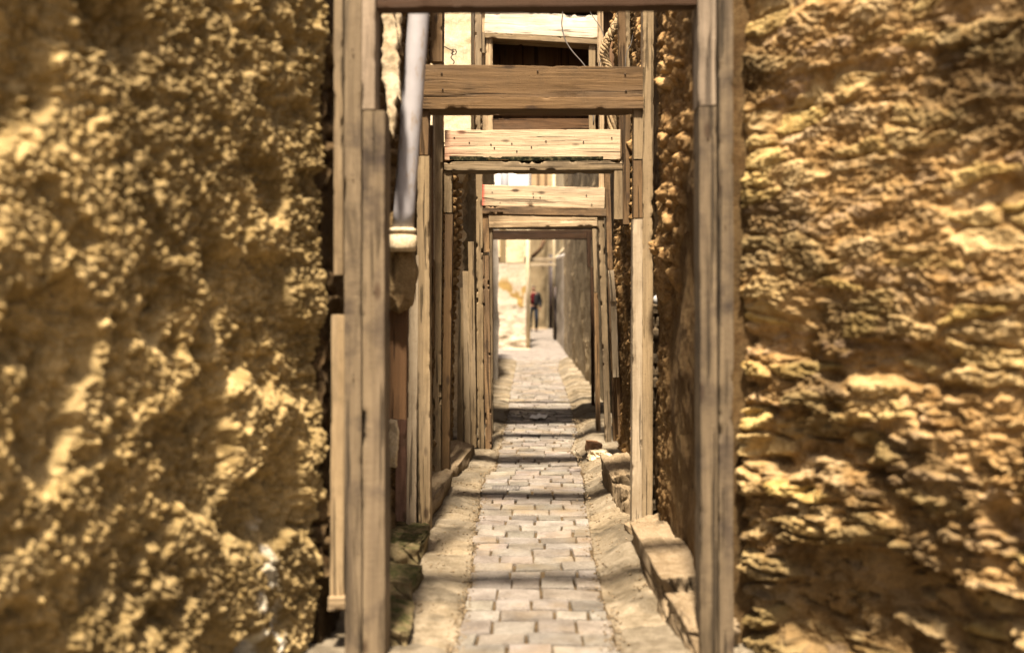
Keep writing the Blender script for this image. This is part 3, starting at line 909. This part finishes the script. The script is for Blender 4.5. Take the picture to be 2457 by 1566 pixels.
# ------------------------------------------------------------------ drainpipe
dp = empty('drainpipe', (-.8, 5.3, 1.8), 'leaning pale grey plastic drainpipe with a mud-packed collar', 'pipe')
YP = 5.25
a, b = Vector(P(1012, -60, YP)), Vector(P(966, 556, YP))
link('pipe', tube_mesh([a + (b - a) * t for t in np.linspace(0, 1, 14)], 25.5 * YP / FPX, 28), M['pvc'], dp).location -= Vector((0, 0, 0))
c = P(965, 575, YP)
o = link('collar', lathe_at(c, [(.052, -.062), (.070, -.060), (.075, -.04), (.075, .022), (.066, .026), (.066, .034), (.074, .038), (.074, .055), (.060, .062)], 28, 3, .05), M['plaster'], dp)
o.location = -dp.location
o = link('mud_packing', box_rock((.16, .16, .34), 5, .25, 4, .3), M['clay'], dp, P(958, 660, YP + .12))
o = link('mud_packing', box_rock((.07, .09, .2), 8, .3, 4, .3), M['clay'], dp, P(936, 560, YP + .05))
post(dp, 'casing_board', 954, 952, 46, 700, 1006, YP + .14, .1, M['dark'])

# pale plaster slab left on the wall near the mouth
def flake(name, outline, Y, thick, mat, parent=None, seed=0):
    """broken plaster slab: outline in metres on a sheet facing the lane, thick, rough face"""
    bm = bmesh.new()
    vs = [bm.verts.new((P(x, y, Y)[0], Y, P(x, y, Y)[2])) for x, y in outline]
    f = bm.faces.new(vs)
    r = bmesh.ops.extrude_face_region(bm, geom=[f])
    for v in [g for g in r['geom'] if isinstance(g, bmesh.types.BMVert)]: v.co.y += thick
    bmesh.ops.triangulate(bm, faces=bm.faces[:])
    for _ in range(4):
        bmesh.ops.subdivide_edges(bm, edges=[e for e in bm.edges if e.calc_length() > .02], cuts=1)
        bmesh.ops.triangulate(bm, faces=[q for q in bm.faces if len(q.verts) > 3])
    bmesh.ops.recalc_face_normals(bm, faces=bm.faces[:])
    Q = np.array([v.co for v in bm.verts])
    d = fbm(Q[:, 0] * 14, Q[:, 2] * 9, .2, 4, seed) * .012
    d2 = fbm(Q[:, 0] * 20 + 9, Q[:, 2] * 20, .2, 3, seed + 2) * .012
    for v, a_, b_ in zip(bm.verts, d, d2): v.co.y += a_; v.co.x += b_
    me = bpy.data.meshes.new(name); bm.to_mesh(me); bm.free()
    return link(name, me, mat, parent)
o = flake('plaster_patch', [(918, 20), (944, 10), (951, 90), (957, 160), (958, 215), (961, 245), (950, 225), (946, 300), (938, 330), (928, 270), (924, 215), (917, 190), (919, 100)], 5.0, .05, M['plaster'], aw, 3)
o.location = -aw.location
o = flake('plaster_patch', [(949, 10), (963, 8), (962, 60), (960, 108), (953, 80)], 5.1, .05, M['plaster'], aw, 6); o.location = -aw.location
o = flake('plaster_patch', [(931, 1008), (948, 1010), (956, 1040), (952, 1080), (948, 1122), (934, 1120), (930, 1060)], 5.9, .06, M['plaster'], aw, 9); o.location = -aw.location
br = empty('old_board', (-.88, 6.05, 0), 'narrow board with faded red paint leaning on the wall beside the pipe frame', 'board')
post(br, 'board', 962, 960, 26, 1000, 1250, 6.0, .05, wood('faded_red_board', (.13, .065, .045), (.26, .15, .10), dirt_amt=.7))

# broken brick panel behind the second frame's right posts
def brick_disp(u, v):
    r_ = np.floor(v / .082); q = u / .11 + .5 * (r_ % 2); cc_ = np.floor(q)
    fu = q - cc_; fv = v / .082 - r_
    e = np.minimum(sstep(0, .1, np.minimum(fu, 1 - fu)), sstep(0, .12, np.minimum(fv, 1 - fv)))
    rnd = ((r_ * 12.9898 + cc_ * 78.233) * .61803) % 1.0
    h = .02 * e + .02 * rnd * e - np.where(rnd < .2, .07, 0) + .012 * fbm(u * 14, v * 14, .2, 4, 3)
    t = .8 + .4 * rnd
    return h, np.stack([t, t * .97, t * .9], -1)
me = wall_mesh('brick_panel', (.66, 6.66), (.90, 6.66), .1, 1.55, .008, brick_disp, .12, -1)
tag(link('brick_panel', me, M['kerb']), 'narrow crumbling brick panel with dark gaps, behind the pale posts of the brown-beam frame', 'panel')
tag(link('plastic_cup', lathe_at(P(1576, 719, 6.5), [(.006, -.03), (.018, -.026), (.024, -.01), (.024, .008), (.018, .022), (.006, .03)], 14, 2, .1), M['whitecup']), 'small white plastic cap wedged in the rubble wall', 'cap')

# ------------------------------------------------------------------ kerbs and loose stones
def stone(name, dims, loc, rot, seed, mat, label, cat, group=None, amp=.17, boxy=.8, sub=5):
    o = link(name, box_rock(dims, seed, amp, sub, boxy), mat, None, loc, rot)
    return tag(o, label, cat, group)
KG = 'kerb stones along the alley'
stone('kerb_stone', (.30, .62, .20), (-.83, 5.85, .03), (0, .08, .03), 1, M['mossy'], 'mossy wedge-shaped kerb stone by the foot of the pipe frame', 'kerb stone', KG)
stone('kerb_stone', (.34, .34, .16), (-.80, 5.14, .03), (0, .05, -.05), 2, M['mossy'], 'green moss-topped kerb stone in the shadow just inside the nearest frame', 'kerb stone', KG)
stone('kerb_stone', (.26, .50, .15), (-.72, 4.55, .02), (0, .25, .1), 3, M['mossy'], 'mossy tilted stone against the foot of the blurred nearest frame, on the pipe side', 'kerb stone', KG)
stone('kerb_stone', (.24, 1.35, .22), (-.83, 7.15, .05), (0, .05, -.04), 4, M['kerb'], 'long crumbling kerb stone between the pipe frame and the mossy-beam frame', 'kerb stone', KG)
stone('kerb_stone', (.32, 1.25, .20), (-.81, 8.85, .04), (0, .1, -.05), 5, M['kerb'], 'clean-edged sandy kerb block between the mossy-beam and red-ended frames', 'kerb stone', KG, .11, .92)
stone('kerb_stone', (.22, 1.15, .26), (.665, 5.28, .075), (0, -.06, .035), 6, M['kerb'], 'pale flat-topped kerb slab with a dark broken end, opposite the mossy stones', 'kerb stone', KG, .13, .9)
stone('kerb_stone', (.26, .34, .16), (.70, 6.05, .06), (.1, -.2, .4), 7, M['kerb'], 'small tilted slab at the foot of the pale posts', 'kerb stone', KG, .14)
stone('kerb_stone', (.22, .4, .24), (.72, 4.42, .03), (.1, -.1, .1), 12, M['kerb'], 'lumpy stone at the foot of the nearest frame, on the rubble wall side', 'kerb stone', KG, .2)
stone('rubble_stone', (.22, .62, .30), (.62, 7.55, .11), (.1, -.15, .06), 8, M['kerb'], 'large broken pale stone slumped against the rubble side wall', 'stone', None, .16, .85)
stone('rubble_stone', (.13, .4, .22), (.60, 6.95, .08), (-.1, .1, .1), 11, M['kerb'], 'jagged smaller stone lying in front of the large slumped stone', 'stone', None, .2, .8)
stone('loose_brick', (.11, .16, .10), (.50, 9.35, .10), (.05, .1, .3), 9, M['brick'], 'pinkish brick lying on a lump of mortar beside the lane', 'brick', None, .07, .92)
stone('mortar_lump', (.18, .18, .11), (.54, 9.1, .05), (0, .1, .2), 10, M['plaster'], 'yellowish lump of mortar under the loose pinkish brick', 'lump', None, .3, .5)
# iron drain cover
dc = boxm(-.11, .11, -.09, .09, 0, .012, .004)
gr_ = [boxm(-.09 + .03 * k, -.078 + .03 * k, -.07, .07, .0125, .017, .001) for k in range(7)]
tag(link('drain_cover', join_me([dc] + gr_), M['greyiron'], None, (-.27, 7.85, float(und(7.85, -.27)) - .006)), 'small square iron drain cover set in the grey paving', 'drain cover')

# gravel and crumbs along the margins
V, F = [], []
RR = np.random.RandomState(4)
ico = [(0, 0, 1), (.9, 0, .1), (-.3, .85, .1), (-.6, -.6, .0), (.3, -.5, -.7), (0, .3, -.9)]
icf = [(0, 1, 2), (0, 2, 3), (0, 3, 4), (0, 4, 1), (1, 4, 5), (1, 5, 2), (2, 5, 3), (3, 5, 4)]
for k in range(5200):
    y = 4.3 + 9 * RR.rand() ** 1.4
    t = RR.rand()
    if t < .36: x = interp(LEFT_EDGE, y) + RR.normal(0, .022)
    elif t < .62: x = interp(RIGHT_EDGE, y) + RR.normal(0, .03)
    elif t < .85: x = -.60 + RR.normal(0, .07)
    else: x = .52 + RR.normal(0, .06)
    s = .003 + .008 * RR.rand() ** 3
    z = float(und(y, x)) + (.0 if abs(x) < .45 else .055 * (abs(x) - .4) * 1.0) + (.05 if (x > .33 and y > 4.85) else 0)
    o = len(V); q = RR.normal(0, .3, (6, 3))
    V += [(x + s * (a[0] + q[i, 0]), y + s * (a[1] + q[i, 1]), z + .6 * s * (a[2] + q[i, 2]) + s * .4) for i, a in enumerate(ico)]
    F += [(a + o, b + o, c_ + o) for a, b, c_ in icf]
o = link('gravel', from_np('gravel', V, F), M['kerb'], smooth=False)
tag(o, 'fine grit and crumbs scattered along the edges of the paving', 'gravel', None, 'stuff')

nu = 14
u, v = np.meshgrid(np.linspace(-.5, .5, nu), np.linspace(-.5, .5, nu), indexing='ij')
zc = .02 + .035 * np.abs(fbm(u * 3, v * 3, .4, 3, 6))
pp = from_np('swatch', np.stack([(-.02 + u * .20 + .03 * v).ravel(), (12.25 + v * .34).ravel(), (zc + float(und(12.25, 0))).ravel()], 1), grid_faces(nu, nu))
so = link('sheen_patch', pp, M['whitecup'], None, smooth=False); md = so.modifiers.new('t', 'SOLIDIFY'); md.thickness = .002  # white sheet added for the bright reflection on wet paving
tag(so, 'crumpled white scrap standing for wet sheen on the paving past the red-ended frame', 'sheen patch')

# ------------------------------------------------------------------ rope and wires
cl = [Vector(P(x, y, 8.6)) for x, y in ((1504, -60), (1497, 20), (1478, 60), (1462, 88), (1453, 108), (1449, 130), (1454, 150), (1462, 175), (1466, 250), (1470, 320))]
def spline(pts, n):
    out = []
    for k in range(n):
        t = k / (n - 1) * (len(pts) - 1); i = min(int(t), len(pts) - 2); f_ = t - i
        p0, p1, p2, p3 = pts[max(i - 1, 0)], pts[i], pts[i + 1], pts[min(i + 2, len(pts) - 1)]
        out.append(.5 * ((2 * p1) + (p2 - p0) * f_ + (2 * p0 - 5 * p1 + 4 * p2 - p3) * f_ ** 2 + (3 * p1 - p0 - 3 * p2 + p3) * f_ ** 3))
    return out
cs = spline(cl, 120)
st = []
for s_ in range(5):
    st.append(tube_mesh([p + Vector((.026 * math.cos(k * .22 + s_ * 1.256), .026 * math.sin(k * .22 + s_ * 1.256), 0)) for k, p in enumerate(cs)], .0165, 7))
for lp in ((1490, 40, .05), (1476, 66, .045), (1458, 100, .04)):
    q = Vector(P(lp[0], lp[1], 8.55))
    st.append(tube_mesh([q + Vector((lp[2] * math.cos(a) * .9, -.03, lp[2] * math.sin(a) * .6)) for a in np.linspace(0, 5.2, 20)], .006, 6))
tag(link('rope_bundle', join_me(st), M['rope']), 'thick twisted bundle of old rope hanging beside the loft opening', 'rope')
def wire(pts, Y, r, label):
    tag(link('wire', tube_mesh(spline([Vector(P(x, y, Y)) for x, y in pts], 40), r, 6), M['wire']), label, 'wire', 'loose wires')
wire([(1352, -60), (1350, 30), (1348, 60), (1356, 95), (1372, 122), (1404, 160), (1420, 200), (1424, 300)], 8.9, .0055, 'loose grey wire hanging across the dark loft opening')
wire([(1405, -40), (1414, 22), (1424, 42), (1444, 72), (1450, 100), (1446, 130), (1438, 158), (1434, 230)], 9.0, .004, 'thin loose wire hanging beside the rope bundle')
wire([(1520, -40), (1522, 30), (1521, 70), (1514, 105), (1502, 135), (1500, 200)], 8.2, .003, 'very thin wire curving over the tan side boards')

# ------------------------------------------------------------------ far alley
def soft(seed, amp=.03, fr=2.0):
    def f(u, v):
        h = amp * fbm(u * fr, v * fr, .2, 4, seed)
        c = .85 + .35 * fbm(u * .9, v * .7, 3.2, 3, seed + 3)
        return h, np.stack([c, c, c], -1)
    return f
# left: rendered wall just behind the last frame, then lower wall edge
tag(link('side_wall', wall_mesh('side_wall', (-1.02, 22.5), (-.86, 10.95), -.05, 4.8, .05, inner_disp(80, .6), .5, 1), M['ochre']), 'rubble side wall beyond the last frame, on the pipe side', 'wall')
tag(link('wall_buttress', wall_mesh('wall_buttress', (-.92, 19.5), (-.74, 17.6), -.05, 3.4, .05, soft(5), .3, 1), M['greyrender']), 'tapering grey rendered buttress standing at the edge of the far lane', 'buttress')
def white_disp(u, v):
    h = .05 * fbm(u * 3, v * 3, .2, 4, 7) * sstep(1.6, 1.0, v) + .015 * fbm(u * 3, v * 3, .2, 3, 9)
    st_ = sstep(.15, .35, fbm(u * 2.2 + 1.0, v * 1.8 + 1.6, 5.2, 3, 4)) * sstep(.9, 1.1, v) * sstep(2.1, 1.8, v)
    t = (1 - st_)[..., None] * np.array([1, 1, 1.0]) + st_[..., None] * np.array([.68, .52, .24])
    return h, t
ww = empty('white_wall', (-.6, 27, 0), 'sunlit whitewashed wall with ochre stains and a cream corner, at the far end', 'wall')
link('render', wall_mesh('render', (-1.6, 27.0), (-.385, 27.0), -.05, 2.38, .03, white_disp, .4, -1), M['white'], ww)
link('corner_pillar', boxm(-.385, -.285, 26.9, 27.6, -.05, 4.3, .02), M['cream'], ww)
link('foot_ledge', boxm(-1.0, -.26, 26.55, 26.9, -.05, .07, .02), M['plaster'], ww)
hs = empty('house', (-1, 30, 0), 'tall pale house with a small barred window behind the whitewashed wall', 'house')
link('wall', wall_mesh('wall', (-3.5, 30), (-.30, 30), -.05, 4.78, .06, soft(11, .03), .6, -1), M['cream'], hs)
wf = link('window', join_me([boxm(-1.06, -.62, 29.9, 30.0, 3.02, 3.08, .01), boxm(-1.06, -1.02, 29.9, 30.0, 3.08, 3.6, .01), boxm(-.66, -.62, 29.9, 30.0, 3.08, 3.6, .01), boxm(-.86, -.83, 29.92, 30.0, 3.08, 3.6, .005)]), M['bluegrey'], hs); wf.location = -hs.location
g_ = link('pane', boxm(-1.02, -.66, 29.95, 29.975, 3.08, 3.6, 0), M['glass'], wf); g_.location = (0, 0, 0)
link('string_course', boxm(-3.5, -.3, 29.85, 30, 2.62, 2.68, .01), M['plaster'], hs).location = -hs.location
for o_ in (ww, hs):
    for ch in o_.children:
        if ch.name.split('.')[0] in ('render', 'corner_pillar', 'foot_ledge', 'wall', 'string_course'): ch.location = -o_.location
# right: ochre rubble wall with a grey rendered patch and a dark door
ow = empty('ochre_wall', (.8, 20, 0), 'ochre rubble wall with a grey rendered face and dark door, past the last frame', 'wall')
ow_mesh = wall_mesh('render', (.90, 10.95), (.62, 26.0), -.05, 5.6, .045, inner_disp(95, .2, .45), .5, 1)
o = link('render', ow_mesh, M['ochre'], ow); o.location = -ow.location
o = link('grey_face', wall_mesh('grey_face', (.62, 26.0), (.50, 33.0), -.05, 2.7, .08, soft(21, .02), .5, 1), M['greyrender'], ow); o.location = -ow.location
o = link('upper_face', wall_mesh('upper_face', (.62, 26.0), (.50, 33.0), 2.7, 6.2, .08, soft(22, .02), .5, 1), M['cream'], ow); o.location = -ow.location
o = link('door', boxm(.44, .52, 31.6, 32.6, -.05, 1.75, .01), M['black'], ow); o.location = -ow.location
o = link('door_post', boxm(.42, .5, 33.0, 33.35, -.05, 6.0, .02), M['cream'], ow); o.location = -ow.location
tag(link('diagonal_pole', tube_mesh([P(1337, 618, 26), P(1355, 612, 25.6), P(1371, 603, 25.2)], .035, 10), M['whitecup']), 'short white pole jutting diagonally from the ochre wall', 'pole')
# cross timbers in the far lane
BG = 'pale cross beams over the far lane'
for (y_, w_, dz, lab) in ((623, 9, 0, 'upper of two pale cross beams over the far lane'), (635, 7, 0, 'lower of two pale cross beams over the far lane')):
    e_ = empty('cross_beam', P(1300, y_, 31), lab, 'beam', BG)
    beam(e_, 'beam', 1268, 1334, y_ - w_ / 2, y_ + w_ / 2, 31 + (y_ - 623) * .1, .12, M['pale'])
e_ = empty('diagonal_brace', P(1290, 590, 31.5), 'dark diagonal timber brace above the pale cross beams', 'brace')
a, b = P(1276, 618, 31.6), P(1306, 576, 31.6)
o = link('brace', tube_mesh([a, ((a[0] + b[0]) / 2 + .08, 31.6, (a[2] + b[2]) / 2), b], .06, 6), M['dark'], e_); o.location = -e_.location
# end of the lane: curving ochre house, dark turning
eh = empty('end_house', (0, 43, 0), 'rounded ochre house closing the far lane behind the walking person', 'house')
prof = []
th = np.linspace(math.pi * 1.0, math.pi * 2.0, 60)
zz = np.linspace(-.05, 5.4, 60)
T, Z = np.meshgrid(th, zz, indexing='ij')
rr = 1.1 + .02 * fbm(T * 4, Z * 1.5, .2, 3, 3)
X = -.72 + rr * np.cos(T); Yc = 43.4 + rr * np.sin(T)
c = .9 + .3 * fbm(T * 2, Z * .6, 1.2, 3, 5); cc = np.stack([c * 1.02, c, c * .95], -1).reshape(-1, 3)
o = link('wall', from_np('wall', np.stack([X.ravel(), Yc.ravel(), Z.ravel()], 1), grid_faces(60, 60), cc), M['ochre'], eh); o.location = -eh.location
o = link('foot_step', boxm(-.4, .32, 41.2, 42.0, -.05, .12, .04), M['kerb'], eh); o.location = -eh.location
o = link('dark_turning', boxm(.36, .62, 42.2, 42.3, -.05, 3.2, .01), M['black'], eh); o.location = -eh.location  # black panel painted in for the shadow of the turning
o = link('side_wall', wall_mesh('side_wall', (.3, 42.35), (3.5, 42.35), -.05, 5.6, .12, soft(31), .5, -1), M['ochre'], eh); o.location = -eh.location
tag(link('lane_wall', wall_mesh('lane_wall', (.52, 33.4), (.64, 42.2), -.05, 6.5, .08, soft(41, .02), .5, 1), M['ochre']), 'shaded ochre wall of the far lane beside the walking person', 'wall')
tag(link('lane_wall', wall_mesh('lane_wall', (-2.2, 43), (-.45, 27.7), -.05, 4.3, .1, soft(51, .02), .5, 1), M['cream']), 'cream wall of the far lane running behind the corner pillar', 'wall')

wh = empty('house', (-1.2, 52, 0), 'tall white house seen as a bright sliver between two beams, with a dark railing', 'house')
o = link('wall', boxm(-4, -.62, 52, 56, -.05, 9.5, .03), M['whiter'], wh); o.location = -wh.location
o = link('railing', boxm(-1.62, -.2, 51.8, 51.86, 6.95, 7.1, .01), M['black'], wh); o.location = -wh.location
o = link('shutter', boxm(-2.1, -1.62, 51.9, 52.05, 5.2, 8.4, .01), M['bluegrey'], wh); o.location = -wh.location
bh = empty('house', (1.5, 48, 0), 'brown house with dark upright timbers, high behind the end of the lane', 'house')
o = link('wall', boxm(-.45, 4, 48, 52, -.05, 9.5, .03), M['ochre2'], bh); o.location = -bh.location
for k, x_ in enumerate((-.15, .22, .62, 1.1, 1.5)):
    o = link('timber', boxm(x_, x_ + .1, 47.9, 48.0, 4.5, 9.2, .01), M['dark'], bh); o.location = -bh.location

# ------------------------------------------------------------------ the person
def skin_mesh(verts, edges, radii, sub=2):
    me = bpy.data.meshes.new('skin'); me.from_pydata(verts, edges, []); me.update()
    o = bpy.data.objects.new('tmp', me); COL.objects.link(o)
    sk = o.modifiers.new('s', 'SKIN'); sb = o.modifiers.new('d', 'SUBSURF'); sb.levels = sub; sb.render_levels = sub
    for d, r in zip(me.skin_vertices[0].data, radii): d.radius = r if isinstance(r, tuple) else (r, r)
    me.skin_vertices[0].data[0].use_root = True
    dg = bpy.context.evaluated_depsgraph_get(); dg.update()
    ev = o.evaluated_get(dg); out = bpy.data.meshes.new_from_object(ev)
    bpy.data.objects.remove(o); out.materials.clear()
    return out
pe = empty('person', (-.262, 38.7, .0), 'person in a black open jacket, red shirt and jeans walking in the far lane', 'person')
z0 = .04
bv = [(0, 0, .95), (0, 0, 1.2), (0, 0, 1.42), (0, -.01, 1.5), (0, -.02, 1.58), (0, -.02, 1.66),
      (.10, 0, .9), (.12, -.12, .5), (.11, .0, .1), (.11, -.13, .05),
      (-.10, 0, .9), (-.11, .05, .5), (-.11, .25, .16), (-.11, .14, .06),
      (.19, 0, 1.40), (.26, .06, 1.14), (.25, -.03, .9), (.245, -.06, .80),
      (-.19, 0, 1.40), (-.25, -.04, 1.14), (-.23, -.18, .93), (-.225, -.22, .83)]
be = [(0, 1), (1, 2), (2, 3), (3, 4), (4, 5), (0, 6), (6, 7), (7, 8), (8, 9), (0, 10), (10, 11), (11, 12), (12, 13), (2, 14), (14, 15), (15, 16), (16, 17), (2, 18), (18, 19), (19, 20), (20, 21)]
brd = [(.15, .10), (.14, .1), (.15, .1), .05, (.075, .09), (.07, .085), .085, .06, .04, .035, .085, .06, .04, .035, .06, .042, .032, (.035, .02), .06, .042, .032, (.035, .02)]
o = link('body', skin_mesh(bv, be, brd), M['skin'], pe); o.location = (0, 0, z0)
o = link('trousers', skin_mesh([bv[0], (0, 0, 1.03)] + bv[6:9] + bv[10:13], [(0, 1), (0, 2), (2, 3), (3, 4), (0, 5), (5, 6), (6, 7)], [(.165, .12), (.155, .115), .10, .08, .06, .10, .08, .06]), M['jeans'], pe); o.location = (0, 0, z0)
o = link('shirt', skin_mesh([(0, -.02, 1.0), (0, -.03, 1.2), (0, -.02, 1.40), (0, 0, 1.47)], [(0, 1), (1, 2), (2, 3)], [(.155, .125), (.155, .13), (.16, .125), (.08, .07)]), M['shirt'], pe); o.location = (0, 0, z0)
o = link('jacket', skin_mesh([(.03, .05, .92), (.03, .05, 1.2), (.02, .05, 1.42), (0, .04, 1.5), bv[14], bv[15], bv[16], bv[18], bv[19], bv[20]],
         [(0, 1), (1, 2), (2, 3), (2, 4), (4, 5), (5, 6), (2, 7), (7, 8), (8, 9)], [(.19, .13), (.185, .13), (.175, .12), (.08, .07), .085, .075, .055, .085, .07, .052]), M['jacket'], pe); o.location = (0, 0, z0)
o = link('jacket_front', skin_mesh([(.10, -.115, .95), (.105, -.125, 1.2), (.09, -.10, 1.42)], [(0, 1), (1, 2)], [(.10, .06), (.10, .06), (.08, .05)]), M['jacket'], pe); o.location = (0, 0, z0)
o = link('hair', skin_mesh([(0, .02, 1.62), (0, .0, 1.72)], [(0, 1)], [(.085, .09), (.075, .085)]), M['hair'], pe); o.location = (0, 0, z0)
for q in (bv[9], bv[13]):
    o = link('shoe', skin_mesh([(q[0], q[1] + .13, .06), (q[0], q[1], .05), (q[0], q[1] - .07, .04)], [(0, 1), (1, 2)], [(.05, .05), (.05, .045), (.045, .03)]), M['shoe'], pe); o.location = (0, 0, z0)
pe.scale = (1.05, 1.05, 1.05)
